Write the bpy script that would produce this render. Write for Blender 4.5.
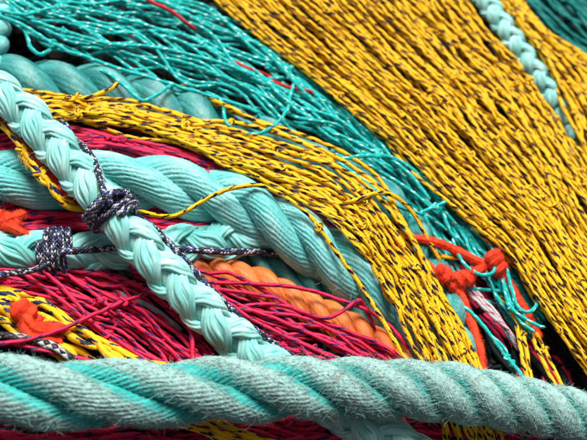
import bpy, math
import numpy as np
from mathutils import Vector, Matrix

for o in list(bpy.data.objects):
    bpy.data.objects.remove(o)
sc = bpy.context.scene
col = sc.collection
rng = np.random.default_rng(11)

# ------------------------------------------------------------------ camera
S = 0.0007                      # metres per picture unit at the aim point
D = 0.92                        # camera distance
TILT, ROLL = math.radians(36), math.radians(16)
F = np.array([0, math.sin(TILT), -math.cos(TILT)])
R0 = np.array([1.0, 0, 0]); U0 = np.array([0, math.cos(TILT), math.sin(TILT)])
UP = math.cos(ROLL)*U0 - math.sin(ROLL)*R0
RT = math.cos(ROLL)*R0 + math.sin(ROLL)*U0
CAM = -F*D
cd = bpy.data.cameras.new('camera'); cam = bpy.data.objects.new('camera', cd); col.objects.link(cam)
cam.matrix_world = Matrix(((RT[0], UP[0], -F[0], CAM[0]), (RT[1], UP[1], -F[1], CAM[1]),
                           (RT[2], UP[2], -F[2], CAM[2]), (0, 0, 0, 1)))
cd.sensor_width = 36; cd.lens = 36*D/(587*S); cd.clip_start = 0.02; cd.clip_end = 60
cd.dof.use_dof = True; cd.dof.focus_distance = D-0.062; cd.dof.aperture_fstop = 7.5
sc.camera = cam

# ------------------------------------------------------------------ daylight (bright overcast)
SUN_EL, SUN_AZ = math.radians(66), math.radians(-24)
w = bpy.data.worlds.new('World'); sc.world = w; w.use_nodes = True
wn = w.node_tree.nodes; wl = w.node_tree.links
sky = wn.new('ShaderNodeTexSky'); sky.sky_type = 'NISHITA'; sky.sun_disc = False
sky.sun_elevation = SUN_EL; sky.sun_rotation = SUN_AZ; sky.dust_density = 7.0; sky.air_density = 0.4; sky.ozone_density = 0.4
wn['Background'].inputs['Strength'].default_value = 0.05
hs = wn.new('ShaderNodeHueSaturation'); hs.inputs['Saturation'].default_value = .35      # cloud cover: a paler, greyer sky
wl.new(sky.outputs[0], hs.inputs['Color']); wl.new(hs.outputs[0], wn['Background'].inputs['Color'])
sd = bpy.data.lights.new('sun', 'SUN'); sd.energy = 3.0; sd.angle = math.radians(28); sd.color = (1, 0.955, 0.89)
sun = bpy.data.objects.new('sun', sd); col.objects.link(sun)
sdir = Vector((math.sin(SUN_AZ)*math.cos(SUN_EL), math.cos(SUN_AZ)*math.cos(SUN_EL), math.sin(SUN_EL)))
sun.rotation_euler = sdir.to_track_quat('Z', 'Y').to_euler()
sun.location = sdir*3
sc.view_settings.view_transform = 'Standard'; sc.view_settings.look = 'None'
sc.view_settings.exposure = 1.05; sc.view_settings.gamma = 1

# ------------------------------------------------------------------ geometry helpers
def P(a):
    """picture position + height above the pile's middle level -> point in the world"""
    a = np.asarray(a, float)
    x = (a[..., 0]-293.5)*S/D; y = (220-a[..., 1])*S/D
    d = F + x[..., None]*RT + y[..., None]*UP
    t = (a[..., 2]*S - CAM[2])/d[..., 2]
    return CAM + d*t[..., None]
def depthk(p):
    return float(np.mean((np.asarray(p)-CAM) @ F))/D

def catmull(p, m=14):
    p = np.asarray(p, float)
    q = np.vstack([2*p[0]-p[1], p, 2*p[-1]-p[-2]])
    t = np.linspace(0, 1, m, endpoint=False)[:, None]
    out = []
    for i in range(1, len(q)-2):
        a, b, c, d = q[i-1], q[i], q[i+1], q[i+2]
        out.append(0.5*((2*b)+(-a+c)*t+(2*a-5*b+4*c-d)*t*t+(-a+3*b-3*c+d)*t**3))
    out.append(p[-1:])
    return np.vstack(out)
def resample(p, step):
    d = np.r_[0, np.cumsum(np.linalg.norm(np.diff(p, axis=0), axis=1))]
    n = max(4, int(d[-1]/step))
    s = np.linspace(0, d[-1], n)
    return np.stack([np.interp(s, d, p[:, k]) for k in range(3)], 1)
def curve(pts, step=2.5, m=14):
    return resample(catmull(P(np.array(pts, float)), m), step*S)
def unit(v): return v/np.maximum(np.linalg.norm(v, axis=-1, keepdims=True), 1e-12)
def arclen(c): return np.r_[0, np.cumsum(np.linalg.norm(np.diff(c, axis=0), axis=1))]
def frames(c):
    T = unit(np.gradient(c, axis=0))
    N = np.empty_like(c)
    r = np.array([0, 0, 1.0])
    if abs(T[0] @ r) > .9: r = np.array([1.0, 0, 0])
    n = r - T[0]*(r @ T[0]); n /= np.linalg.norm(n)
    for i in range(len(c)):
        n = n - T[i]*(n @ T[i]); n = n/np.linalg.norm(n); N[i] = n
    return T, N, np.cross(T, N)
def smooth(n, k, amp):
    k = max(3, int(k)+2)
    x = np.linspace(0, k-1, n); v = rng.normal(0, 1, k+1)
    i = np.minimum(x.astype(int), k-1); f = x-i; f = f*f*(3-2*f)
    return amp*(v[i]*(1-f)+v[i+1]*f)

class Mesh:
    """collects tubes and makes one mesh of them"""
    def __init__(s): s.V = []; s.Fc = []; s.UV = []; s.W = []; s.Y = []; s.n = 0
    def grid(s, ring, v, wear=None, yarn=None):
        m, k, _ = ring.shape
        s.V.append(ring.reshape(-1, 3))
        i = np.arange(m-1)[:, None]; j = np.arange(k)[None, :]; j2 = (j+1) % k
        f = np.stack([i*k+j, i*k+j2, (i+1)*k+j2, (i+1)*k+j], -1).reshape(-1, 4)+s.n
        u0 = np.broadcast_to(j/k, (m-1, k)); u1 = np.broadcast_to((j+1)/k, (m-1, k))
        v0 = np.broadcast_to(v[:-1, None], (m-1, k)); v1 = np.broadcast_to(v[1:, None], (m-1, k))
        s.UV.append(np.stack([np.stack([u0, v0], -1), np.stack([u1, v0], -1), np.stack([u1, v1], -1), np.stack([u0, v1], -1)], 2).reshape(-1, 2))
        s.Fc.append(f); s.n += m*k
        s.W.append(np.zeros(m*k) if wear is None else np.asarray(wear, float).reshape(-1))
        if yarn is not None: s.Y.append(np.asarray(yarn, float).reshape(-1))
    def tube(s, c, r, ns=8, uvr=None, cap=True, fr=None, lob=0.):
        T, N, B = frames(c) if fr is None else fr
        r = np.broadcast_to(np.asarray(r, float), (len(c),)).copy()
        v = arclen(c)/(2*math.pi*(uvr or r.mean()))
        if cap: r[0] *= .05; r[-1] *= .05; r[1] *= .9; r[-2] *= .9
        a = np.arange(ns)*2*math.pi/ns
        rr = r[:, None]*(1+lob*np.cos(2*a[None]-v[:, None]*2*math.pi*.95)) if lob else r[:, None]
        ring = c[:, None]+rr[..., None]*(np.cos(a)[None, :, None]*N[:, None]+np.sin(a)[None, :, None]*B[:, None])
        s.grid(ring, v)
    def data(s, name, mat, origin=(0, 0, 0)):
        V = np.vstack(s.V)-np.asarray(origin); Fc = np.vstack(s.Fc); UV = np.vstack(s.UV); Wr = np.concatenate(s.W)
        me = bpy.data.meshes.new(name)
        me.vertices.add(len(V)); me.vertices.foreach_set('co', V.ravel())
        me.loops.add(Fc.size); me.loops.foreach_set('vertex_index', Fc.ravel().astype(np.int32))
        me.polygons.add(len(Fc)); me.polygons.foreach_set('loop_start', (np.arange(len(Fc))*4).astype(np.int32))
        me.polygons.foreach_set('use_smooth', np.ones(len(Fc), bool))
        me.uv_layers.new(name='UVMap').data.foreach_set('uv', UV.ravel())
        me.attributes.new('wear', 'FLOAT', 'POINT').data.foreach_set('value', Wr)
        if s.Y: me.attributes.new('yarn', 'FLOAT', 'POINT').data.foreach_set('value', np.concatenate(s.Y))
        me.materials.append(mat); me.update(); me.validate()
        return me
    def build(s, name, mat, parent=None, **tags):
        o = bpy.data.objects.new(name, s.data(name, mat, tuple(parent.location) if parent else (0, 0, 0)))
        col.objects.link(o)
        if parent: o.parent = parent
        for k, v in tags.items(): o[k] = v
        return o
def thing(name, label, cat, at, group=None):
    o = bpy.data.objects.new(name, None); col.objects.link(o); o.location = at; o.empty_display_size = .02
    o['label'] = label; o['category'] = cat
    if group: o['group'] = group
    return o

# ------------------------------------------------------------------ material helpers
class NT:
    def __init__(s, name):
        m = bpy.data.materials.new(name); m.use_nodes = True
        s.m = m; s.t = m.node_tree; s.b = s.t.nodes['Principled BSDF']
    def lk(s, a, b): s.t.links.new(a, b)
    def put(s, sock, v):
        if isinstance(v, (int, float)): sock.default_value = v
        elif isinstance(v, tuple): sock.default_value = (*v, 1) if len(v) == 3 and len(sock.default_value) == 4 else v
        else: s.lk(v, sock)
    def math(s, op, a, b=0.0, c=0.0):
        n = s.t.nodes.new('ShaderNodeMath'); n.operation = op
        s.put(n.inputs[0], a); s.put(n.inputs[1], b); s.put(n.inputs[2], c); return n.outputs[0]
    def ss(s, x, lo, hi, a=0., b=1.):
        n = s.t.nodes.new('ShaderNodeMapRange'); n.interpolation_type = 'SMOOTHSTEP'
        for i, v in enumerate((x, lo, hi, a, b)): s.put(n.inputs[i], v)
        return n.outputs[0]
    def mix(s, f, a, b, mode='MIX'):
        n = s.t.nodes.new('ShaderNodeMix'); n.data_type = 'RGBA'; n.blend_type = mode
        s.put(n.inputs[0], f); s.put(n.inputs[6], a); s.put(n.inputs[7], b); return n.outputs[2]
    def noise(s, vec, scale, detail=2., rough=.5):
        n = s.t.nodes.new('ShaderNodeTexNoise'); s.lk(vec, n.inputs['Vector'])
        n.inputs['Scale'].default_value = scale; n.inputs['Detail'].default_value = detail; n.inputs['Roughness'].default_value = rough
        return n.outputs['Fac']
    def comb(s, x, y, z=0.0):
        n = s.t.nodes.new('ShaderNodeCombineXYZ'); s.put(n.inputs[0], x); s.put(n.inputs[1], y); s.put(n.inputs[2], z); return n.outputs[0]
    def coords(s):
        tc = s.t.nodes.new('ShaderNodeTexCoord'); sp = s.t.nodes.new('ShaderNodeSeparateXYZ'); s.lk(tc.outputs['UV'], sp.inputs[0])
        oi = s.t.nodes.new('ShaderNodeObjectInfo')
        return sp.outputs[0], sp.outputs[1], tc.outputs['Object'], oi.outputs['Random']
    def attr(s, name):
        n = s.t.nodes.new('ShaderNodeAttribute'); n.attribute_name = name; return n.outputs['Fac']
    def bump(s, h, dist, strength=1.0, prev=None):
        n = s.t.nodes.new('ShaderNodeBump'); n.inputs['Distance'].default_value = dist; n.inputs['Strength'].default_value = strength
        s.lk(h, n.inputs['Height'])
        if prev is not None: s.lk(prev, n.inputs['Normal'])
        return n.outputs[0]
    def done(s, colr, rough, normal=None, spec=.35):
        s.put(s.b.inputs['Base Color'], colr); s.put(s.b.inputs['Roughness'], rough)
        s.b.inputs['Specular IOR Level'].default_value = spec
        if normal is not None: s.lk(normal, s.b.inputs['Normal'])
        return s.m
def srgb(r, g, b):
    f = lambda c: (c/255/12.92) if c/255 <= .04045 else ((c/255+.055)/1.055)**2.4
    return (f(r), f(g), f(b))

def twine_mat(name, base, fleck, p=1.05, w=.24, q=.55, cut=.62, var=.25, rad=2.6, rough=.58, alt=None, dirt=.35, bk=.16):
    """braided twine: one tracer yarn of another colour runs round it and dips under the others"""
    m = NT(name); u, v, ob, rnd = m.coords()
    v = m.math('ADD', v, m.math('MULTIPLY', rnd, 37.3))
    wob = m.noise(m.comb(m.math('MULTIPLY', rnd, 91.), v), .9, 1.)
    vv = m.math('ADD', v, m.math('MULTIPLY', wob, .55))
    jag = m.noise(m.comb(m.math('MULTIPLY', u, 22.), m.math('MULTIPLY', v, 7.), rnd), 1., 1.)
    a = m.math('FRACT', m.math('ADD', m.math('ADD', m.math('MULTIPLY', u, 2.), m.math('DIVIDE', vv, p)), m.math('MULTIPLY', m.math('SUBTRACT', jag, .5), .38)))
    b = m.math('FRACT', m.math('SUBTRACT', m.math('ADD', u, 5.0), m.math('ADD', m.math('MULTIPLY', vv, q), m.math('MULTIPLY', jag, .25))))
    vr = m.noise(m.comb(m.math('MULTIPLY', rnd, 53.), m.math('MULTIPLY', v, .45)), 1., 2.)
    we = m.math('MULTIPLY', m.ss(vr, .28, .62, .35, 1.35), w)
    d1 = m.math('MULTIPLY', m.ss(a, 0.0, .04), m.math('LESS_THAN', a, we))
    d2 = m.math('MULTIPLY', m.ss(b, 0.0, .06), m.ss(b, cut, cut+.08, 1., 0.))
    dash = m.math('MULTIPLY', d1, d2)
    c = m.mix(m.math('MULTIPLY', rnd, var), base, alt or tuple(x*.7 for x in base))
    fine = m.noise(m.comb(m.math('MULTIPLY', u, 9.), m.math('MULTIPLY', v, 2.5), rnd), 1., 3.)
    c = m.mix(m.math('MULTIPLY', m.ss(fine, .45, .8), dirt), c, tuple(x*.5+.01 for x in base))
    soil = m.noise(ob, 45., 3.)
    c = m.mix(m.ss(soil, .56, .78, 0., dirt), c, tuple(.45*x+.012 for x in base))
    c = m.mix(dash, c, fleck)
    k1 = m.math('SINE', m.math('MULTIPLY', m.math('ADD', m.math('MULTIPLY', u, 3.), m.math('MULTIPLY', v, 2.2)), 2*math.pi))
    k2 = m.math('SINE', m.math('MULTIPLY', m.math('SUBTRACT', m.math('MULTIPLY', u, 3.), m.math('MULTIPLY', v, 2.2)), 2*math.pi))
    hgt = m.math('ADD', m.math('MULTIPLY', m.math('MULTIPLY', k1, k2), .5), m.math('MULTIPLY', fine, .8))
    n = m.bump(hgt, rad*S*bk, .8)
    return m.done(c, rough, n, .16)

def cord_mat(name, cols, n=4., k=1.0, rad=4.5):
    """solid braid: little slanting stitches of different colours"""
    m = NT(name); u, v, ob, rnd = m.coords()
    a = m.math('ADD', m.math('MULTIPLY', u, n), m.math('MULTIPLY', v, n*k)); b = m.math('SUBTRACT', m.math('MULTIPLY', u, n), m.math('MULTIPLY', v, n*k))
    fa, fb = m.math('FRACT', a), m.math('FRACT', b)
    wnz = m.t.nodes.new('ShaderNodeTexWhiteNoise'); wnz.noise_dimensions = '3D'
    m.lk(m.comb(m.math('FLOOR', a), m.math('FLOOR', b), rnd), wnz.inputs['Vector'])
    rp = m.t.nodes.new('ShaderNodeValToRGB'); rp.color_ramp.interpolation = 'CONSTANT'; e = rp.color_ramp.elements
    for i, (pos, cc) in enumerate(cols):
        el = e[i] if i < 2 else e.new(pos)
        el.position = pos; el.color = (*cc, 1)
    m.lk(wnz.outputs['Value'], rp.inputs[0])
    ea = m.math('MULTIPLY', m.math('SUBTRACT', 1., fa), fa); eb = m.math('MULTIPLY', m.math('SUBTRACT', 1., fb), fb)
    h = m.math('POWER', m.math('MULTIPLY', m.math('MULTIPLY', ea, eb), 16.), .5)
    fine = m.noise(m.comb(m.math('MULTIPLY', u, 30.), m.math('MULTIPLY', v, 30.)), 1., 2.)
    c = m.mix(m.ss(fine, .4, .75, 0., .5), rp.outputs[0], (.03, .03, .05))
    return m.done(c, .55, m.bump(h, rad*S*.3, 1.), .3)

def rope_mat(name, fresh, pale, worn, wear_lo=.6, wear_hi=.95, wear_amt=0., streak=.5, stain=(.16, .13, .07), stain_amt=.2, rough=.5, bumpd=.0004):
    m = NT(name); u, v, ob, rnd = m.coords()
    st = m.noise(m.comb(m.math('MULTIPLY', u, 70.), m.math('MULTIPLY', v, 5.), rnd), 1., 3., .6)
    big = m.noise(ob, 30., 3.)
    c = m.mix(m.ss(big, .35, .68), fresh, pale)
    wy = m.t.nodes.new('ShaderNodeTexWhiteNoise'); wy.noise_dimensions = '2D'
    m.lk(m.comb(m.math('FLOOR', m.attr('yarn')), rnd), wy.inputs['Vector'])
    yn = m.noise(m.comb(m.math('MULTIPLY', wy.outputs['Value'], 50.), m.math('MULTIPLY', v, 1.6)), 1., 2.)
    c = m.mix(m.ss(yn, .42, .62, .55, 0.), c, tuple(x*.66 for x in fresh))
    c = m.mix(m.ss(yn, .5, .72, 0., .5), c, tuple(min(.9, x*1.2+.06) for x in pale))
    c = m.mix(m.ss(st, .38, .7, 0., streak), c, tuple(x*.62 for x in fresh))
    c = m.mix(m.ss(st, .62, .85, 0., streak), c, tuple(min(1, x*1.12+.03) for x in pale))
    rg = m.noise(ob, 260., 4., .7)
    if wear_amt:
        wv = m.math('ADD', m.attr('wear'), m.math('MULTIPLY', m.math('SUBTRACT', rg, .5), .55))
        wv = m.math('ADD', wv, m.math('MULTIPLY', m.math('SUBTRACT', big, .5), .5))
        wc = m.mix(m.ss(m.noise(ob, 420., 4., .7), .35, .7), worn, tuple(x*.55 for x in worn))
        c = m.mix(m.ss(wv, wear_lo, wear_hi, 0., wear_amt), c, wc)
    sn = m.noise(ob, 95., 4., .65)
    c = m.mix(m.ss(sn, .56, .76, 0., stain_amt), c, stain)
    h = m.math('ADD', m.math('MULTIPLY', st, 1.0), m.math('MULTIPLY', rg, .6 if not wear_amt else 1.6))
    return m.done(c, rough, m.bump(h, bumpd, .9), .3)

def fibre_mat(name, a, b, c3=None):
    m = NT(name); wv = m.attr('wear')
    c = m.mix(wv, a, b)
    if c3: c = m.mix(m.ss(wv, .72, .85), c, c3)
    return m.done(c, .6, None, .25)

NAVY = (.006, .006, .018)
YEL = (.71, .39, .005)
M = {}
M['yellow'] = twine_mat('yellow_twine', YEL, NAVY, p=1.25, w=.40, q=.55, cut=.6, alt=(.66, .31, .004), dirt=.3)
M['yellow_big'] = twine_mat('yellow_twine_bold', YEL, (.008, .012, .05), p=1.2, w=.40, q=.5, cut=.64, alt=(.68, .33, .004), dirt=.2)
M['magenta'] = twine_mat('magenta_twine', (.58, .014, .060), (.035, .010, .08), p=1.35, w=.32, q=.35, cut=.55, alt=(.48, .008, .06), dirt=.35)
M['teal'] = twine_mat('teal_twine', (.006, .385, .365), (.66, .84, .82), p=1.1, w=.16, q=.85, cut=.40, alt=(.004, .25, .245), dirt=.4, rough=.68)
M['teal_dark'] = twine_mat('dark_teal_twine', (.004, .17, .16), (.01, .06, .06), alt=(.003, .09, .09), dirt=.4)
M['dark'] = twine_mat('gap_shade_twine', (.003, .010, .010), (.004, .008, .008), dirt=.4, rough=.85)  # filler twine, near black: the deep shade of the gaps put into its colour
M['red'] = twine_mat('red_twine', (.42, .014, .016), (.28, .010, .01), dirt=.4, alt=(.30, .010, .012))
M['tube'] = twine_mat('orange_red_cord', (.80, .052, .016), (.66, .035, .012), dirt=.3, w=.4, alt=(.66, .035, .014), rough=.85, bk=.5)
M['cord'] = cord_mat('navy_white_cord', [(0, (.008, .009, .02)), (.46, (.025, .045, .22)), (.60, (.46, .48, .54)), (.84, (.10, .11, .18))], 6., .9)
M['cord_grey'] = cord_mat('black_white_cord', [(0, (.012, .012, .014)), (.5, (.42, .42, .42)), (.75, (.07, .07, .07))], 4., .8)
M['rope_worn'] = rope_mat('worn_mint_rope', (.015, .40, .38), (.05, .50, .47), (.31, .49, .47), .36, .70, .92, .5, (.17, .165, .13), .8, .7, .0007)
M['rope_aqua'] = rope_mat('aqua_rope', (.11, .53, .53), (.36, .72, .71), (.42, .72, .70), .85, 1.1, .5, .5, (.24, .22, .13), .3)
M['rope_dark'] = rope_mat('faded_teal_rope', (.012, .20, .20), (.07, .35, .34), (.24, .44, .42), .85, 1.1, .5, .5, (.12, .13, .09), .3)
M['rope_pale'] = rope_mat('pale_mint_rope', (.22, .66, .62), (.50, .80, .77), (.5, .7, .7), streak=.55, stain=(.30, .27, .17), stain_amt=.32, rough=.68)
M['rope_mint'] = rope_mat('mint_rope', (.13, .58, .54), (.36, .74, .70), (.5, .7, .7), streak=.55, stain=(.25, .23, .15), stain_amt=.32, rough=.68)
M['rope_orange'] = rope_mat('orange_rope', (.62, .13, .022), (.74, .205, .045), (.8, .3, .1), streak=.5, stain=(.35, .10, .03), stain_amt=.3)
M['fib_worn'] = fibre_mat('worn_fibres', (.16, .46, .43), (.48, .60, .58), (.17, .17, .13))
M['fib_aqua'] = fibre_mat('aqua_fibres', (.14, .58, .55), (.5, .78, .75))
M['fib_orange'] = fibre_mat('orange_fibres', (.62, .035, .014), (.85, .12, .05))
M['fib_yellow'] = fibre_mat('yellow_fibres', (.8, .45, .02), (.7, .5, .1))
M['pale'] = twine_mat('dirty_pale_twine', (.42, .39, .41), (.30, .03, .08), dirt=.6, rough=.7)
M['ribbon'] = rope_mat('pale_grey_ribbon', (.34, .32, .34), (.46, .44, .46), (.6, .6, .6), stain=(.25, .1, .1), stain_amt=.3)

# ------------------------------------------------------------------ builders
def rope3(name, label, pts, R, spacing, hand, mat, yarns=16, kap=3.0, phase=0., step=1.7, ns=64, eps=.10, rough=.0, wearpow=1., flat=1.0, lump=0., prof=(1., 1.), cat='rope', group=None):
    """laid rope: three strands twisted round each other, each strand a bundle of yarns"""
    c = curve(pts, step); R = R*S*depthk(c)
    T, N, B = frames(c); s = arclen(c)
    sp = np.interp(np.linspace(0, 1, len(c)), np.linspace(0, 1, len(spacing)), spacing)*S*3
    ph = np.r_[0, np.cumsum(2*math.pi/((sp[1:]+sp[:-1])/2)*np.diff(s))]+phase
    pf = np.interp(np.linspace(0, 1, len(c)), np.linspace(0, 1, len(prof)), prof)
    at = c[np.argmin(c[:, 2])]-np.array([0, 0, R])
    root = thing(name, label, cat, at, group)
    info = []
    a0 = np.arange(ns)*2*math.pi/ns-math.pi
    for k in range(3):
        an = hand*ph+2*math.pi*k/3
        rad = np.cos(an)[:, None]*N+np.sin(an)[:, None]*B
        cc = c+rad*(.52*R)*(pf+smooth(len(c), s[-1]/(R*2), .03))[:, None]
        t = unit(np.gradient(cc, axis=0)); n = unit(rad-t*np.sum(rad*t, 1, keepdims=True)); b = np.cross(t, n)
        th = a0[None, :]; r0 = .505*R*(pf+smooth(len(c), s[-1]/(R*1.2), .02))[:, None]
        wp = rng.uniform(0, 6.28, 3); warp = .9*np.sin(2*th+wp[0])+.7*np.sin(5*th+wp[1])+.35*np.sin(9*th+wp[2])
        yp = yarns*th+warp+hand*kap*ph[:, None]+.6*smooth(len(c), s[-1]/(R*.8), .6)[:, None]
        rr = r0*(1-eps+eps*np.abs(np.sin(yp/2))**.45*1.2)
        if lump:
            g1, g2 = len(c)//9+2, 10
            gz = rng.normal(0, 1, (g1, g2)); gz[:, -1] = gz[:, 0]
            x1 = np.linspace(0, g1-1.001, len(c)); x2 = np.linspace(0, g2-1.001, ns)
            i1_, i2_ = x1.astype(int), x2.astype(int); f1, f2 = (x1-i1_)[:, None], (x2-i2_)[None]
            f1, f2 = f1*f1*(3-2*f1), f2*f2*(3-2*f2)
            gg = (gz[i1_][:, i2_]*(1-f2)+gz[i1_][:, i2_+1]*f2)*(1-f1)+(gz[i1_+1][:, i2_]*(1-f2)+gz[i1_+1][:, i2_+1]*f2)*f1
            rr = rr*(1+lump*gg)
        if rough:
            nz = rng.normal(0, 1, rr.shape)
            nz = (nz+np.roll(nz, 1, 0)+np.roll(nz, -1, 0)+np.roll(nz, 1, 1)+np.roll(nz, -1, 1))/2.2
            rr = rr*(1+rough*nz*np.clip(np.cos(th)+.3, 0, 1))
        ring = cc[:, None]+rr[..., None]*(np.cos(th)[..., None]*n[:, None]+np.sin(th)[..., None]*b[:, None]*flat)
        wear = np.clip(np.broadcast_to(np.cos(th), rr.shape), 0, 1)**wearpow
        m = Mesh(); m.grid(ring, s/(2*math.pi*.5*R), wear, yp/(2*math.pi)); m.build('strand', mat, root)
        info.append((ring, t, n, b, cc))
    return root, info, R

def fibres(root, info, mat, count, length, thick, lift=(.1, .5), along=1.0, outer=.0, name='loose_fibres', clump=0., seg=4, side=.5, region=None, curl=.7):
    """short plastic hairs worn loose from the strands"""
    P0 = []; T0 = []; N0 = []; B0 = []
    per = count//len(info)
    for ring, t, n, b, cc in info:
        m, k, _ = ring.shape
        lo, hi = (1, m-1) if region is None else (int(m*region[0]), int(m*region[1]))
        if clump:
            cen = rng.integers(lo, hi, max(2, int(per*clump))); i = np.clip(rng.choice(cen, per)+rng.normal(0, 2.5, per), lo, hi-1).astype(int)
            ca = np.arccos(rng.uniform(outer, 1, len(cen)))*rng.choice([-1, 1], len(cen))
            th = rng.choice(ca, per)+rng.normal(0, .16, per)
        else:
            i = rng.integers(lo, hi, per)
            th = np.arccos(rng.uniform(outer, 1, per))*rng.choice([-1, 1], per)
        j = (((th+math.pi)/(2*math.pi)*k).round().astype(int)) % k
        P0.append(ring[i, j]); T0.append(t[i]); N0.append(unit(ring[i, j]-cc[i])); B0.append(np.cross(t[i], unit(ring[i, j]-cc[i])))
    p, t, n, b = map(np.vstack, (P0, T0, N0, B0)); q = len(p)
    sg = rng.choice([-1, 1], (q, 1))
    d = unit(t*sg*along*rng.uniform(.3, 1.2, (q, 1))+b*rng.normal(0, side, (q, 1))+n*rng.uniform(*lift, (q, 1)))
    bend = unit(rng.normal(0, 1, (q, 3))+n*rng.uniform(-1.2, .5, (q, 1)))*rng.uniform(.1, curl, (q, 1))
    L = rng.uniform(.35, 1, (q, 1))**1.3*length*S
    x = np.linspace(0, 1, seg+1)[None, :, None]; ph_ = rng.uniform(0, 6.28, (q, 1))
    c = p[:, None]-n[:, None]*thick*S+d[:, None]*L[:, None]*x+bend[:, None]*L[:, None]*x*x+np.cross(d, bend)[:, None]*L[:, None]*np.sin(x*math.pi*1.6+ph_[:, None])*.35*x
    e1 = unit(np.cross(d, bend)); e2 = np.cross(d, e1)
    a = np.arange(3)*2*math.pi/3
    r = thick*S*rng.uniform(.6, 1.3, (q, 1))*np.linspace(1, .35, seg+1)[None, :]
    ring = c[:, :, None]+r[..., None, None]*(np.cos(a)[None, None, :, None]*e1[:, None, None]+np.sin(a)[None, None, :, None]*e2[:, None, None])
    V = ring.reshape(-1, 3); per = (seg+1)*3
    ii = np.arange(seg)[:, None]; jj = np.arange(3)[None]; j2 = (jj+1) % 3
    f = np.stack([ii*3+jj, ii*3+j2, (ii+1)*3+j2, (ii+1)*3+jj], -1).reshape(-1, 4)
    Fc = (f[None]+(np.arange(q)*per)[:, None, None]).reshape(-1, 4)
    m = Mesh(); m.V = [V]; m.Fc = [Fc]; m.UV = [np.zeros((Fc.size, 2))]; m.W = [np.repeat(rng.uniform(0, 1, q), per)]
    return m.build(name, mat, root, kind='stuff')

def plait(name, label, pts, R, lobe, mat, phase=0., roll=.0, step=1.7, ns=36, eps=.26, group=None, yarns=6):
    """eight-strand plaited rope: four pairs, two turning each way, passing over and under"""
    c = curve(pts, step); R = R*S*depthk(c)
    T, N, B = frames(c); s = arclen(c)
    ph = s/(lobe*S*2)*2*math.pi+phase
    at = c[np.argmin(c[:, 2])]-np.array([0, 0, R])
    root = thing(name, label, 'rope', at, group)
    a0 = np.arange(ns)*2*math.pi/ns-math.pi; info = []
    for hand in (1, -1):
        for pair in (0, math.pi):
            for dl in (-.46, 0., .46):
                wv = hand*np.cos(2*ph)
                an = hand*ph+pair+roll+dl*(1+.2*wv)-.36*np.sin(2*ph)
                rad = np.cos(an)[:, None]*N+np.sin(an)[:, None]*B
                cc = c+rad*(R*(.655+.115*wv))[:, None]
                t = unit(np.gradient(cc, axis=0)); n = unit(rad-t*np.sum(rad*t, 1, keepdims=True)); b = np.cross(t, n)
                th = a0[None]
                yp = yarns*th+2.2*ph[:, None]+rng.uniform(0, 6)
                rr = R*.225*(1-eps+eps*np.abs(np.sin(yp/2))**.7*1.3)*(1+smooth(len(c), s[-1]/R, .05))[:, None]
                ring = cc[:, None]+rr[..., None]*(.95*np.cos(th)[..., None]*n[:, None]+1.16*np.sin(th)[..., None]*b[:, None])
                m = Mesh(); m.grid(ring, s/(2*math.pi*.3*R), np.clip(np.broadcast_to(np.cos(th), rr.shape), 0, 1), yp/(2*math.pi)); m.build('strand', mat, root)
                info.append((ring, t, n, b, cc))
    m = Mesh(); m.tube(c, R*.52, 12); m.build('core', mat, root)
    return root, info, R, (c, T, N, B, s)

# a hitch of twine, one mesh per colour, shared by all the knots of that colour
t_ = np.linspace(0, 2*math.pi, 41)
tre = np.stack([np.sin(t_)+2*np.sin(2*t_), np.cos(t_)-2*np.cos(2*t_), -1.25*np.sin(3*t_)], 1)*.62
KM = {}
def knot_mesh(mat):
    if mat.name not in KM:
        m = Mesh(); m.tube(tre*S, .95*S, 7, cap=False); KM[mat.name] = m.data('knot', mat)
    return KM[mat.name]
def knot(parent, at, r, mat, name='knot', zrot=None, flat=.8, stretch=1.2):
    o = bpy.data.objects.new(name, knot_mesh(mat)); col.objects.link(o); o.parent = parent
    o.location = Vector(at)-(parent.parent.location if parent.parent else parent.location)
    o.rotation_euler = (rng.uniform(-.6, .6), rng.uniform(-.6, .6), rng.uniform(0, 6.28) if zrot is None else zrot)
    o.scale = (r*stretch, r, r*flat)
    return o

def twine(parent, pts, r, mat, name='twine', ns=8, step=2.5, wob=.0, knots=()):
    c = curve(pts, step); k = depthk(c)
    if wob: c = c+np.stack([smooth(len(c), len(c)*step/14, wob*S) for _ in range(3)], 1)
    rr = r*S*k*(1+smooth(len(c), len(c)*step/9, .05))
    m = Mesh(); m.tube(c, rr, ns, uvr=r*S*k, lob=.08)
    o = m.build(name, mat, parent)
    for f in knots: knot(o, c[int(f*(len(c)-1))], r*k*.85, mat)
    return o

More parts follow.
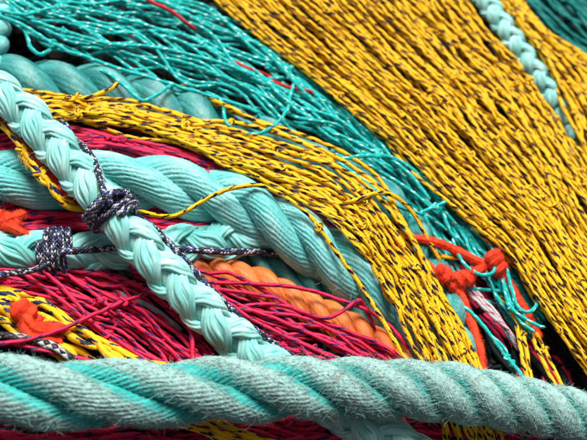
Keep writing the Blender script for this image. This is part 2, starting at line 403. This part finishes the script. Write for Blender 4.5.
def net(name, label, A, B, hs, layers, r, mat, group=None, dome=6., mesh=46., pull=.8, wob=1.6, hw=1.4, drop=1.6, knotp=.25, jit=.5, step=2.6, tail=0., maxk=60):
    """a bundle of netting drawn out long: twines that meet at knots, laid between two edge lines, in layers"""
    A = np.array(A, float); B = np.array(B, float); hs = np.array(hs, float)
    a = catmull(np.c_[A, hs], 20); b = catmull(np.c_[B, hs], 20)
    L = np.linalg.norm(np.diff((a+b)/2, axis=0), axis=1).sum()
    n = max(8, int(L/9))
    idx = np.linspace(0, len(a)-1, n)
    a = np.stack([np.interp(idx, np.arange(len(a)), a[:, k]) for k in range(3)], 1); b = np.stack([np.interp(idx, np.arange(len(b)), b[:, k]) for k in range(3)], 1)
    x = np.linspace(0, L, n)
    mid = P((a+b)/2); at = mid[np.argmin(mid[:, 2])]-np.array([0, 0, 4*r*S])
    root = thing(name, label, 'net', at, group); nk = 0
    for ly, cnt in enumerate(layers):
        ph0 = rng.uniform(0, 1)
        rowph = smooth(cnt, cnt/3, .25)
        for i in range(cnt):
            f0 = (i+.5+rng.uniform(-jit, jit)*.8)/cnt
            gap = 1/cnt
            cyc = x/mesh+ph0+rowph[i]
            z = np.cos(cyc*2*math.pi); z = np.sign(z)*np.abs(z)**.8
            f = f0+(1 if i % 2 else -1)*gap*.5*pull*z*rng.uniform(.6, 1.1)
            wd = np.maximum(np.linalg.norm((b-a)[:, :2], axis=1), 1)
            f = f+smooth(n, L/55, wob)/wd+smooth(n, L/170, wob*2.)/wd
            p = a*(1-f[:, None])+b*f[:, None]
            p[:, 2] += dome*(1-(2*np.clip(f, 0, 1)-1)**2)-ly*drop*r+smooth(n, L/45, hw)+rng.uniform(-1, 1)*hw
            if tail:
                p[:, :2] += np.stack([smooth(n, 3, tail), smooth(n, 3, tail)], 1)
            c = resample(catmull(P(p), 5), step*S); k = depthk(c)
            m = Mesh(); m.tube(c, r*S*k*rng.uniform(.9, 1.1)*(1+smooth(len(c), L/9, .06)), 8 if ly < 2 else 6, uvr=r*S*k, lob=.10 if ly < 2 else 0.)
            o = m.build('twine', mat, root)
            if ly == 0 and knotp:
                pk = P(p)
                for q in range(1, n-1):
                    if z[q] > .9 and z[q] >= z[q-1] and z[q] > z[q+1] and rng.random() < knotp and nk < maxk:
                        knot(o, pk[q]+np.array([0, 0, r*.5*S]), r*k*.8, mat); nk += 1
    return root

# ================================================================== the surface under the pile
def ground():
    n = 60; e = 2.5
    g = np.linspace(-1, 1, n); g = np.sign(g)*np.abs(g)**1.6*e
    X, Y = np.meshgrid(g, g); Z = -66*S+rng.normal(0, .0004, X.shape)
    me = bpy.data.meshes.new('ground')
    f = [(i*n+j, i*n+j+1, (i+1)*n+j+1, (i+1)*n+j) for i in range(n-1) for j in range(n-1)]
    me.from_pydata(np.stack([X, Y, Z], -1).reshape(-1, 3).tolist(), [], f); me.update()
    m = NT('dark_quay'); u, v, ob, rnd = m.coords()
    a = m.noise(ob, 9., 6., .65); b = m.noise(ob, 160., 4., .6)
    c = m.mix(m.ss(a, .35, .7), (.018, .018, .019), (.035, .034, .032)); c = m.mix(m.ss(b, .45, .75, 0., .6), c, (.05, .049, .046))  # dark grey tones mixed by noise over the whole sheet
    me.materials.append(m.done(c, .8, m.bump(b, .002, .8)))
    o = bpy.data.objects.new('ground', me); col.objects.link(o); o['kind'] = 'structure'
ground()

# filler netting under the pile, coloured near black for the shade in the gaps, too tangled to count
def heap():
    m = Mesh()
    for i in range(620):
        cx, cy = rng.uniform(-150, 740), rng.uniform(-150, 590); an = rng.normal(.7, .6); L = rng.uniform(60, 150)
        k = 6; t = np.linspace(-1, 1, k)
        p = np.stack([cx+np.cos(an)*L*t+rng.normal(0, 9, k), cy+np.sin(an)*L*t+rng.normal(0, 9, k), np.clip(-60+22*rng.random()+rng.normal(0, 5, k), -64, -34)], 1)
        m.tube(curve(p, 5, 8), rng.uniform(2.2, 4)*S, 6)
    o = m.build('gap_filler_net', M['dark'], None, kind='stuff', label='tangled filler netting under the ropes, coloured near black as the shade in the gaps', category='net')
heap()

# ================================================================== ropes
r1, i1, R1 = rope3('frayed_rope', 'thick frayed mint laid rope crossing in front of everything along the bottom edge',
    (PTS1 := [(-110, 388, 44), (0, 391, 44), (110, 395, 44), (200, 392, 44), (300, 389, 42), (390, 389, 40), (450, 393, 36), (500, 401, 30), (550, 411, 24), (605, 424, 16), (690, 452, 4)]),
    32.5, [98, 98, 94, 78, 58, 42, 36, 34, 34], 1, M['rope_worn'], yarns=22, kap=50, phase=1.2, eps=.17, rough=.014, ns=126, step=1.2, lump=.04, prof=(1.06, 1.04, 1.0, .98, .93, .86, .84))
c1 = curve(PTS1, 1.2); t1 = unit(np.gradient(c1, axis=0))
i1x = [(g, t1, n_, b_, cc) for g, t_1, n_, b_, cc in i1]
fibres(r1, i1x, M['fib_worn'], 30000, 11, .22, (-.08, .10), 1., .35, 'matted_fibres', side=.45, seg=4, curl=.5)
fibres(r1, i1, M['fib_worn'], 3600, 6.5, .2, (.0, .35), .8, .3, 'fibre_tufts', clump=.02, side=.7, seg=7, curl=1.7)
fibres(r1, i1, M['fib_worn'], 7000, 6.5, .22, (-.05, .3), .8, .1, 'fibre_clumps', clump=.02, side=.7, seg=7, region=(.5, 1.), curl=1.2)
fibres(r1, i1, M['fib_aqua'], 3600, 6, .22, (.0, .4), .8, .2, 'teal_fibre_tufts', clump=.02, side=.8, seg=7, curl=1.7)

r4, i4, R4 = rope3('aqua_rope', 'thick aqua laid rope running from the left edge under the yellow net',
    [(-100, 188, 0), (0, 181, 0), (60, 181, 0), (110, 182, 0), (150, 184, 0), (200, 193, 0), (255, 213, -2), (304, 240, -6), (342, 266, -12), (380, 294, -26), (414, 328, -40), (448, 374, -46), (480, 430, -48)],
    29.5, [84, 80, 72, 66, 62, 56, 50, 48], 1, M['rope_aqua'], yarns=22, kap=36, step=1.3, phase=.4, eps=.15, ns=132, lump=.016)
fibres(r4, i4, M['fib_aqua'], 12000, 7, .11, (-.05, .2), 1., .1, 'matted_fibres', side=.5, curl=.7)
fibres(r4, i4, M['fib_aqua'], 2600, 6, .12, (.05, .6), 1., .1, side=.8, curl=1.2)
fibres(r4, i4, M['fib_aqua'], 500, 10, .18, (.3, 1.), .6, .3, 'fibre_tufts', clump=.06, side=.8)

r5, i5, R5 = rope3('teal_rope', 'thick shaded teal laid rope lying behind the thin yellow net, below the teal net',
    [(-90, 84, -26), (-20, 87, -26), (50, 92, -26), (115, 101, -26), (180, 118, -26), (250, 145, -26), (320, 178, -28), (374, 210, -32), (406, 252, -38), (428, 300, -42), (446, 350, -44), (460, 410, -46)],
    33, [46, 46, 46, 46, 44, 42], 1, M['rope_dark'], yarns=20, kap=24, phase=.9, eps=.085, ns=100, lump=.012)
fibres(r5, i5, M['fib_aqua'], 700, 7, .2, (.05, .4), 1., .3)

r6, i6, R6 = rope3('orange_rope', 'orange laid rope under the magenta twines in the middle of the pile',
    [(150, 262, -34), (205, 274, -30), (250, 284, -28), (292, 303, -28), (340, 326, -30), (378, 350, -34), (415, 385, -40), (450, 430, -44)],
    19.5, [25, 25, 25, 25], 1, M['rope_orange'], yarns=13, kap=17, phase=.2, eps=.14, ns=72, step=1.2)
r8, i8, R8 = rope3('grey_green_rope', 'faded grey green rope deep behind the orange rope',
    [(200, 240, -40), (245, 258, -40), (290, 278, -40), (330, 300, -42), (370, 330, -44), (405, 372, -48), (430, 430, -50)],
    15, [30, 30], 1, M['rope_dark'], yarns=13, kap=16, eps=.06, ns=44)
r9, i9, R9 = rope3('coiled_rope', 'shaded teal rope coil just entering at the top of the left edge',
    [(22, -60, -14), (2, -10, -10), (-9, 30, -8), (-14, 60, -8), (-30, 95, -14), (-75, 120, -30)], 19, [24, 24], 1, M['rope_aqua'], yarns=12, kap=14, phase=.5, eps=.09, ns=48)

r2, i2, R2, f2 = plait('pale_plaited_rope', 'pale mint plaited rope lying diagonally on top, bound by a navy cord',
    [(-100, 35, 22), (-42, 66, 42), (11, 101, 52), (51, 141, 54), (90, 187, 54), (117, 218, 49), (163, 270, 36), (214, 321, 16), (253, 353, -2), (300, 388, -12), (345, 416, -10), (400, 444, -8), (470, 486, -12)],
    22.5, 43, M['rope_pale'], phase=.6, roll=math.pi/4)
fibres(r2, i2, M['fib_aqua'], 5000, 6, .11, (-.05, .35), 1., .0, side=.4, curl=1.)
r3, i3, R3, f3 = plait('mint_plaited_rope', 'mint plaited rope lying level at the left, under the diagonal rope, cord wound round it',
    [(-100, 247, -6), (-40, 249, -4), (0, 250, -2), (60, 253, 0), (120, 252, -3), (190, 244, -10), (240, 240, -22), (290, 234, -38), (330, 232, -44)],
    22, 46, M['rope_mint'], phase=2.2, roll=math.pi/4)
fibres(r3, i3, M['fib_aqua'], 3500, 6, .11, (-.05, .35), 1., .0, side=.4, curl=1.)
r7, i7, R7, f7 = plait('thin_plaited_rope', 'thin pale mint plaited rope between the two big yellow nets at the top right',
    [(430, -75, -8), (457, -36, -4), (484, 0, 0), (510, 36, 0), (532, 68, -6), (553, 102, -20), (572, 138, -34), (594, 185, -40)],
    12, 24, M['rope_pale'], phase=.2, roll=math.pi/4)

# ================================================================== nets
net('yellow_net', 'broad bundle of yellow netting with dark flecks filling the upper right',
    [(170, -40), (213, 0), (292, 66), (360, 120), (404, 164), (465, 222), (512, 264), (550, 322), (590, 378), (630, 440)],
    [(440, -45), (468, 0), (500, 42), (524, 70), (545, 98), (562, 125), (585, 165), (605, 200), (640, 250), (690, 310)],
    [2, 2, 2, 2, 2, 2, 0, -2, -6, -10], [49, 28, 10], 1.9, M['yellow'], dome=14, mesh=92, pull=1., wob=1.9, hw=2.2, drop=3.8, knotp=.3, maxk=110)
net('narrow_yellow_net', 'narrow bundle of yellow netting at the right of the thin pale rope, top right corner',
    [(462, -50), (497, 0), (520, 32), (540, 66), (558, 100), (582, 150), (615, 215)],
    [(490, -50), (521, 0), (547, 29), (588, 56), (620, 85), (655, 130), (690, 190)],
    [-6, -6, -6, -8, -10, -14, -20], [19, 11, 5], 1.9, M['yellow'], dome=8, mesh=92, drop=3.8, knotp=.3, maxk=40)
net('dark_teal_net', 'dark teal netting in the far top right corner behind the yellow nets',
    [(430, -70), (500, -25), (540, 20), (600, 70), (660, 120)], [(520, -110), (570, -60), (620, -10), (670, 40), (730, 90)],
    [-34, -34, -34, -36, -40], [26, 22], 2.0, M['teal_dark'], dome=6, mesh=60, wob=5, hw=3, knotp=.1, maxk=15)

TN = net('teal_net', 'loose teal netting with white flecks spreading from the top left corner',
    [(-90, -50), (0, -26), (80, -22), (160, -12), (240, 22), (310, 74), (370, 124), (425, 172), (475, 222), (515, 268), (548, 318)],
    [(-90, -10), (0, 8), (70, 44), (140, 70), (210, 98), (280, 124), (345, 154), (410, 202), (455, 245), (495, 292), (530, 340)],
    [-4, -4, -4, -4, -6, -10, -14, -18, -22, -28, -36], [26, 12], 1.75, M['teal'], dome=6, mesh=96, pull=2.1, wob=5, hw=4, drop=3.6, knotp=.45, jit=.9, maxk=70)
Y1 = net('thin_yellow_net', 'thin bundle of yellow netting curving from the middle left down to the bottom rope',
    [(10, 92), (66, 97), (120, 103), (170, 116), (222, 125), (275, 140), (328, 160), (370, 190), (402, 235), (432, 280), (458, 325), (482, 375), (505, 440), (520, 490)],
    [(10, 114), (66, 120), (120, 127), (170, 141), (220, 165), (270, 189), (318, 215), (354, 245), (372, 268), (386, 295), (404, 326), (425, 372), (448, 440), (460, 490)],
    [6, 14, 16, 16, 20, 24, 26, 24, 14, 6, -2, -10, -14, -16], [16, 8], 2.2, M['yellow'], dome=4, mesh=96, pull=.9, wob=2.6, hw=2., knotp=.3, maxk=24)
net('magenta_net', 'magenta netting squeezed between the thin yellow net and the thick aqua rope',
    [(-60, 132), (0, 134), (50, 120), (90, 122), (130, 130), (180, 146), (230, 168), (262, 184), (300, 206), (345, 236), (380, 275)],
    [(-60, 156), (0, 156), (50, 146), (90, 152), (130, 154), (170, 163), (220, 181), (258, 200), (300, 226), (340, 258), (372, 300)],
    [4, 4, 4, 6, 6, 6, 6, 6, 2, -6, -16], [10, 7], 2.3, M['magenta'], dome=3, mesh=100, wob=2.2, knotp=.25, maxk=10)
net('shaded_magenta_net', 'shaded magenta netting in the gap between the thick aqua rope and the plaited rope below',
    [(-60, 203), (0, 203), (60, 206), (120, 210), (180, 219), (230, 224), (280, 236)], [(-60, 236), (0, 236), (60, 232), (120, 238), (180, 238), (230, 240), (280, 250)],
    [-14, -14, -14, -14, -16, -24, -32], [9, 7], 2.5, M['magenta'], dome=3, mesh=60, wob=2.2, knotp=.1, maxk=5)
MC = net('fanned_magenta_net', 'magenta netting fanning out below the level plaited rope at the left',
    [(-60, 258), (0, 262), (60, 266), (110, 274), (150, 286), (190, 316), (222, 356), (250, 400)], [(-60, 282), (0, 286), (40, 302), (80, 326), (110, 346), (140, 366), (170, 388), (200, 420)],
    [-6, -6, -6, -6, -6, -8, -10, -14], [18, 11], 2.05, M['magenta'], dome=4, mesh=110, wob=3.5, drop=2.6, hw=2.4, knotp=.35, maxk=18)
MD = net('spread_magenta_net', 'magenta netting spreading right of the diagonal rope over the orange rope',
    [(120, 256), (165, 268), (205, 280), (255, 298), (305, 312), (350, 328), (390, 350), (425, 385), (450, 432)], [(130, 272), (170, 290), (205, 312), (240, 338), (275, 360), (310, 376), (340, 392), (370, 410), (400, 440)],
    [-10, -8, -6, -5, -5, -6, -10, -18, -22], [14, 5], 1.95, M['magenta'], dome=3, mesh=120, wob=4, hw=2.4, knotp=.2, jit=.9, maxk=12)
net('bottom_magenta_net', 'dark magenta netting in the shade under the frayed rope along the bottom edge',
    [(-80, 408), (0, 412), (100, 414), (200, 414), (300, 414), (400, 412), (480, 420), (560, 440)], [(-80, 470), (0, 474), (100, 476), (200, 478), (300, 480), (400, 482), (480, 488), (560, 500)],
    [-18]*8, [15, 12], 2.8, M['magenta'], dome=3, mesh=70, wob=5, hw=2.4, knotp=.15, maxk=8)
net('deep_magenta_net', 'dark magenta strands in the hollow beside the big yellow net at the right',
    [(420, 250), (462, 290), (496, 330), (520, 370), (545, 420)], [(455, 250), (500, 290), (545, 340), (580, 390), (610, 440)],
    [-40, -42, -44, -44, -44], [10], 2.6, M['magenta'], dome=2, mesh=70, wob=5, knotp=0)
Y4 = net('bold_yellow_net', 'thick yellow twines with bold navy flecks at the lower left',
    [(-60, 272), (0, 288), (45, 303), (90, 330), (130, 352), (170, 372), (215, 400)], [(-60, 306), (0, 322), (30, 340), (66, 356), (100, 374), (140, 398), (170, 420)],
    [6, 6, 6, 6, 6, 4, 0], [6, 5], 4.0, M['yellow_big'], dome=3, mesh=80, pull=.9, wob=2.4, hw=2., knotp=.0)
net('low_yellow_net', 'short run of yellow twines showing below the frayed rope at the bottom centre',
    [(170, 395, ), (205, 414), (245, 428), (290, 446), (340, 470)], [(150, 410), (185, 428), (225, 444), (270, 464), (320, 490)],
    [-2, -2, -2, -4, -8], [6], 3.2, M['yellow_big'], dome=2, mesh=80, knotp=0)

# ---- single twines that belong to those nets
for p, kn in (
    ([(20, 24, 6), (26, 32, 6), (29, 44, 4), (39, 54, 4), (52, 49, 6), (60, 45, 8)], ()),
    ([(-30, 4, 8), (0, 11, 10), (26, 15, 12), (48, 9, 14), (64, 6, 14), (100, 13, 12), (150, 26, 10)], (.5,)),
    ([(-20, 8, 8), (20, 24, 10), (58, 46, 12), (100, 62, 8), (150, 78, 8), (210, 96, 6), (260, 112, 4)], (.29,)),
    ([(30, 20, 9), (64, 31, 12), (110, 44, 9), (160, 48, 9), (230, 66, 6), (300, 98, 2)], (.14,)),
    ([(100, 70, 6), (112, 76, 14), (122, 84, 18), (140, 100, 22), (152, 98, 22), (166, 88, 18), (176, 84, 10)], ()),
    ([(294, 84, 4), (290, 96, 10), (288, 108, 14), (278, 122, 20), (262, 133, 26), (245, 134, 28)], (.3,)),
    ([(205, 92, -4), (220, 98, 6), (223, 108, 14), (226, 122, 20), (240, 138, 14), (250, 148, 0)], ()),
    ([(330, 150, 8), (345, 158, 22), (365, 156, 16), (386, 156, 10), (402, 162, 4), (420, 176, 0), (440, 200, -6)], (.45,)),
    ([(337, 162, 30), (352, 172, 30), (372, 188, 26), (395, 205, 14), (425, 215, -2)], ()),
    ([(330, 132, 8), (350, 140, 8), (375, 152, 6), (388, 158, 6), (410, 175, 2), (430, 200, -4)], ()),
    ([(420, 213, 0), (436, 206, 2), (450, 200, 2)], (.5,)),
    ([(452, 238, -8), (457, 252, -8), (468, 268, -6), (482, 275, -4), (493, 272, -4), (495, 262, -4), (493, 250, -6), (488, 240, -8)], ()),
    ([(492, 252, -8), (506, 268, -6), (512, 290, -8), (518, 306, -8), (528, 312, -6), (537, 304, -4), (537, 290, -6), (530, 280, -14)], (.1,)),
    ([(500, 262, -12), (503, 282, -12), (510, 306, -12), (524, 318, -10), (538, 326, -8), (546, 327, -8)], (.55,)),
    ([(496, 256, -14), (506, 284, -14), (512, 306, -14), (520, 320, -14), (535, 332, -12)], ()),
    ([(462, 304, -16), (480, 322, -14), (498, 346, -12), (512, 364, -12), (530, 385, -14)], (.7,)),
    ([(466, 306, -18), (482, 326, -16), (504, 348, -14), (510, 360, -14), (525, 380, -16)], (.8,))):
    twine(TN, p, 1.9, M['teal'], knots=kn, wob=.4)
for p, kn in (
    ([(128, 206, 36), (137, 210, 34), (150, 214, 30), (172, 216, 24), (190, 209, 30), (215, 194, 34), (238, 187, 36), (262, 186, 34), (286, 198, 32), (310, 216, 30), (336, 252, 22), (365, 292, 10), (395, 342, 4), (416, 376, 0)], (.55,)),
    ([(180, 84, -8), (205, 97, 0), (222, 104, 14), (238, 112, 20), (262, 124, 22), (300, 141, 22), (345, 162, 22), (384, 192, 20), (404, 226, 16), (430, 270, 8), (456, 322, 0), (482, 380, -10)], ()),
    ([(205, 100, -4), (228, 110, 10), (252, 119, 19), (290, 131, 20), (325, 144, 20), (360, 163, 20), (382, 183, 18), (400, 216, 16), (425, 262, 8), (450, 316, 0), (474, 376, -10)], ()),
    ([(60, 98, 20), (84, 98, 24), (100, 94, 26), (112, 88, 28), (119, 82, 28)], (.3,)),
    ([(345, 202, 30), (358, 200, 34), (375, 194, 34), (388, 194, 30), (400, 200, 24), (413, 214, 14), (426, 236, 2), (440, 262, -14)], ()),
    ([(60, 100, 26), (68, 98, 30), (74, 101, 28), (86, 106, 24)], (.4,)),
    ([(60, 114, 24), (70, 116, 28), (84, 113, 26), (110, 116, 22), (140, 126, 22)], (.25,)),
    ([(500, 296, -22), (514, 316, -20), (519, 340, -18), (524, 366, -16), (532, 400, -18)], ()),
    ([(504, 300, -24), (518, 322, -22), (526, 348, -20), (530, 372, -18), (538, 404, -20)], (.4,)),
    ([(520, 306, -24), (530, 330, -22), (540, 356, -20), (552, 380, -18), (568, 410, -20)], ()),
    ([(524, 304, -26), (538, 336, -24), (552, 366, -22), (566, 396, -20)], (.5,)),
    ([(420, 246, -20), (432, 252, -16), (446, 258, -14), (462, 258, -16), (480, 264, -24)], ())):
    twine(Y1, p, 2.3, M['yellow'], knots=kn, wob=.3)
for p, kn in (
    ([(-20, 351, 22), (0, 345, 22), (25, 340, 22), (50, 334, 21), (76, 323, 19), (100, 312, 16), (124, 301, 12), (145, 294, 6), (170, 276, 0)], (.72,)),
    ([(-20, 342, 16), (10, 344, 16), (40, 350, 16), (70, 356, 16), (98, 363, 16), (125, 372, 14)], ()),
    ([(140, 290, 2), (156, 294, 6), (174, 304, 8), (186, 320, 8), (192, 340, 6), (193, 366, 0)], ()),
    ([(40, 268, 2), (62, 288, 6), (80, 307, 8), (92, 322, 8), (116, 340, 6), (150, 362, 4), (176, 382, 0)], (.42, .56)),
    ([(66, 274, 2), (86, 288, 6), (110, 306, 8), (140, 328, 6), (170, 350, 2), (190, 372, 0)], (.3,)),
    ([(20, 272, 2), (50, 292, 4), (76, 312, 4), (100, 332, 4), (130, 356, 4)], ())):
    twine(MC, p, 2.3, M['magenta'], knots=kn, wob=.3)
for p, kn in (
    ([(190, 268, 10), (208, 273, 6), (228, 272, 4), (240, 278, 2), (252, 284, -2), (280, 300, -6)], ()),
    ([(196, 282, 8), (222, 283, 4), (260, 284, 2), (300, 288, 2), (340, 300, 0), (380, 318, -6), (410, 350, -14)], ()),
    ([(205, 288, 8), (240, 292, 4), (275, 299, 4), (310, 317, 2), (350, 332, 0), (390, 350, -4), (415, 375, -10)], (.05,)),
    ([(240, 306, 2), (280, 305, 4), (320, 318, 6), (336, 315, 8), (350, 306, 8), (357, 301, 6), (362, 303, -2), (372, 322, -14), (380, 345, -30)], ()),
    ([(228, 308, 2), (260, 312, 4), (296, 316, 4), (325, 328, 2), (355, 340, 0), (380, 356, -4), (405, 376, -8)], ()),
    ([(212, 290, 6), (240, 305, 4), (290, 325, 4), (330, 343, 2), (372, 362, -2), (390, 374, -4)], ()),
    ([(225, 300, 4), (250, 318, 4), (285, 336, 4), (320, 352, 2), (345, 368, 0)], ()),
    ([(300, 345, 4), (308, 355, 6), (316, 372, 0)], ())):
    twine(MD, p, 2.1, M['magenta'], knots=kn, wob=.3)

# ================================================================== cords, ties and strays
def cord(name, label, cat, runs, r, mat, part='run', ns=10, group=None):
    at = min((P(np.array(p, float)) for p in runs[0]), key=lambda q: q[2]) - np.array([0, 0, r*S])
    root = thing(name, label, cat, at, group)
    for p in runs:
        twine(root, p, r, mat, part, 14 if r > 4 else ns, 1.6)
        if mat is M['tube']: fuzz(root, curve(p), r*.98, M['fib_orange'], 1500, 3.6, .12)
    return root
def fuzz(root, c, r, mat, count, length, thick=.16):
    T, N, B = frames(c); a = np.arange(16)*2*math.pi/16-math.pi
    ring = c[:, None]+r*S*(np.cos(a)[None, :, None]*N[:, None]+np.sin(a)[None, :, None]*B[:, None])
    fibres(root, [(ring, T, N, B, c)], mat, count, length, thick, (.1, .8), .9, -1., 'fuzz', side=.8, seg=3, curl=1.)
def coil(root, at, ang, r, R, turns, mat, squash=1.25):
    """the turns of a knot lying round its cord"""
    c0 = P(np.array(at, float)); ax = math.cos(ang)*RT-math.sin(ang)*UP; ax = unit(ax)
    e1 = unit(np.cross(ax, F)); e2 = np.cross(ax, e1)
    n = 22*turns; a = np.linspace(0, 2*math.pi*turns, n)
    wdt = (np.linspace(-.5, .5, n)*turns*2*r*.92+smooth(n, turns*2, r*.3))*S
    p = c0+ax*wdt[:, None]+S*(R+smooth(n, turns*3, R*.1))[:, None]*(np.cos(a)[:, None]*e1+np.sin(a)[:, None]*e2)
    m = Mesh(); rr = r*S*(1+smooth(n, turns*5, .1)); m.tube(p, rr, 14, lob=.1); m.build('knot', mat, root); fuzz(root, p, r, M['fib_orange'], 2200, 4., .13)
    q = np.stack([c0+ax*x*S+e1*S*R*math.sin(x) for x in np.linspace(-turns*r*1.2, turns*r*1.2, 16)])
    m = Mesh(); m.tube(q, R*.75*S, 10); m.build('knot_core', mat, root)
def wraps(root, fr, R, at, turns, spread, r, mat, skew=0., start=0.):
    c, T, N, B, s = fr
    i0 = int(np.argmin(np.linalg.norm(c-P(np.array(at, float)), axis=1)))
    st = s[1]-s[0]
    for k in range(turns):
        a = np.linspace(0, 2*math.pi*1.06, 60)+start
        off = (k-(turns-1)/2)*spread*S+(a-start)/(2*math.pi)*spread*S+skew*S*np.cos(a)+rng.normal(0, .5)*S
        x = i0+off/st
        I = np.clip(x, 0, len(c)-2); j = I.astype(int); fr_ = (I-j)[:, None]
        cc = c[j]*(1-fr_)+c[j+1]*fr_
        rad = R*(.90+.03*rng.normal())+r*S*.75
        p = cc+rad*(np.cos(a)[:, None]*N[j]+np.sin(a)[:, None]*B[j])
        m = Mesh(); m.tube(p, r*S, 10); m.build('turn', mat, root)
T1 = cord('tie_cord', 'navy and white braided cord knotted round the diagonal rope, tail along its side', 'cord',
    [[(62, 120, 18), (73, 137, 32), (86, 149, 58), (95, 163, 67), (101, 183, 76), (106, 196, 80), (112, 204, 78)],
     [(126, 203, 70), (134, 211, 58), (141, 219, 52), (156, 230, 45), (181, 256, 36), (206, 284, 28), (236, 314, 14), (266, 338, 2), (296, 359, -6), (335, 385, -12)],
     [(90, 222, 58), (94, 210, 74), (104, 198, 82), (116, 192, 80), (126, 196, 72), (130, 206, 62)]], 3.5, M['cord'])
wraps(T1, f2, R2, (108, 207, 52), 3, 7.4, 3.7, M['cord'], skew=3.)
T2 = cord('wrapped_cord', 'navy and white braided cord wound tightly round the level plaited rope at the left', 'cord',
    [[(-40, 279, 12), (-10, 276, 14), (14, 273, 15), (34, 270, 18), (50, 262, 24)],
     [(58, 252, 25), (70, 251, 24), (90, 250, 22), (110, 248, 18), (135, 246, 8), (160, 247, 8), (180, 249, 10), (205, 251, 6), (235, 252, -6), (258, 252, -16), (285, 256, -28)]], 3.5, M['cord'])
wraps(T2, f3, R3, (52, 253, 0), 4, 6.6, 3.5, M['cord'], skew=-2.)
cord('black_white_cord', 'black and white braided cord lying on the bold yellow twines at the left edge', 'cord',
    [[(-30, 336, 16), (0, 336, 18), (20, 338, 18), (40, 342, 18), (56, 349, 18), (68, 357, 16), (84, 370, 10)]], 4.6, M['cord_grey'])

RC = cord('entwined_cord', 'orange red cord with a yellow twine twisted along it, passing under the diagonal rope', 'cord',
    [[(-25, 92, 22), (0, 117, 32), (20, 136, 34), (38, 158, 34), (52, 177, 34), (64, 193, 32)],
     [(64, 193, 32), (74, 200, 26), (92, 200, 22), (110, 198, 14)]], 4.8, M['tube'])
coil(RC, (66, 193, 36), .9, 4.2, 4.2, 2, M['tube'])
twine(RC, [(-25, 98, 26), (0, 124, 36), (14, 138, 40), (27, 156, 42), (36, 168, 42), (47, 180, 42), (55, 194, 40), (65, 205, 34), (80, 209, 30), (100, 206, 22)], 3.1, M['yellow_big'], 'yellow_twine', knots=(.45, .62))
twine(RC, [(22, 156, 38), (32, 168, 40), (42, 182, 40), (54, 186, 42), (62, 198, 38), (76, 204, 30)], 2.8, M['yellow_big'], 'yellow_twine')
fuzz(RC, curve([(20, 152, 40), (27, 160, 42), (32, 168, 42)]), 3.2, M['fib_yellow'], 160, 7, .2)
RK = cord('red_knot', 'orange red cord knotted at the left edge above the level plaited rope', 'cord',
    [[(-30, 212, 4), (-8, 220, 14), (8, 226, 16), (22, 233, 14), (36, 239, 8), (50, 246, 0)], [(-20, 232, 8), (0, 222, 18), (12, 218, 14), (24, 214, 0)]], 4.8, M['tube'])
coil(RK, (6, 223, 14), .5, 4.6, 5.5, 2, M['tube'])
OK_ = cord('orange_knot', 'orange red cord knotted round the bold yellow twines at the lower left', 'cord',
    [[(14, 306, 10), (26, 318, 22), (34, 328, 20), (46, 331, 18), (58, 328, 16), (68, 332, 6)], [(24, 322, 18), (30, 336, 18), (44, 340, 16), (62, 342, 8)]], 5.6, M['tube'])
coil(OK_, (27, 317, 16), .9, 5.6, 6.5, 2, M['tube'])
coil(OK_, (42, 332, 14), -.3, 4.4, 4.5, 2, M['tube'])
RT_ = cord('looped_red_cord', 'orange red cord arching and knotted in the hollow between the yellow nets', 'cord',
    [[(385, 236, 2), (405, 238, 2), (425, 240, -2), (446, 246, -6), (466, 256, -10), (488, 266, -12), (502, 276, -14), (514, 292, -18), (528, 316, -22), (540, 340, -28)],
     [(424, 262, -6), (436, 274, -4), (450, 284, -12), (466, 280, -16), (476, 272, -14), (490, 264, -10)],
     [(452, 282, -18), (460, 294, -18), (466, 308, -20), (474, 330, -20), (480, 352, -18), (484, 384, -20)]], 4.6, M['tube'])
coil(RT_, (460, 280, -12), -.35, 4.6, 5.5, 3, M['tube'])
coil(RT_, (497, 264, -6), 1.1, 4.4, 5, 3, M['tube'])
coil(RT_, (444, 275, -4), .8, 4, 4, 2, M['tube'])
cord('red_twine', 'red twine lying on the teal net at the top edge', 'twine', [[(136, -12, 14), (150, 1, 16), (163, 7, 18), (174, 13, 16), (185, 22, 12), (196, 30, 2)]], 2.0, M['red'], 'strand', 8)
cord('dark_red_twine', 'dark red twine half hidden in the teal net beside the big yellow net', 'twine', [[(222, 54, -6), (238, 64, 2), (252, 70, 2), (268, 76, -6), (276, 83, -2), (292, 88, 0), (312, 92, -6), (330, 98, -14)]], 2.0, M['red'], 'strand', 8)
cord('hidden_red_cord', 'red cord glimpsed between the strands of the thin yellow net', 'cord', [[(318, 190, 14), (334, 198, 18), (350, 208, 17), (372, 222, 14), (390, 236, 8), (402, 252, 0)]], 3.4, M['tube'], 'strand', 8)
cord('pale_twine', 'pale grey twines side by side below the red knots in the hollow at the right', 'twine', [[(458+a, 274+b, -26), (470+a, 291+b, -22), (482+a*.5, 304+b, -22), (494, 316+b*1.5, -22), (508-a, 330+b, -26), (520-a, 352+b, -34)] for a, b in ((-1.5, 1.5), (1.5, -1), (3.5, -4))], 2.0, M['pale'], 'strand', 8)
for lab, p in (('white strip among the magenta twines left of the diagonal rope', [(112, 290, -12), (128, 298, -6), (148, 306, -5), (166, 318, -8), (182, 332, -16)]),
               ('short white strip below the level plaited rope beside the diagonal rope', [(104, 276, -12), (122, 281, -8), (138, 288, -8), (152, 298, -14)])):
    cord('white_strip', lab, 'strip', [p], 3.2, M['ribbon'], 'strand', 10)
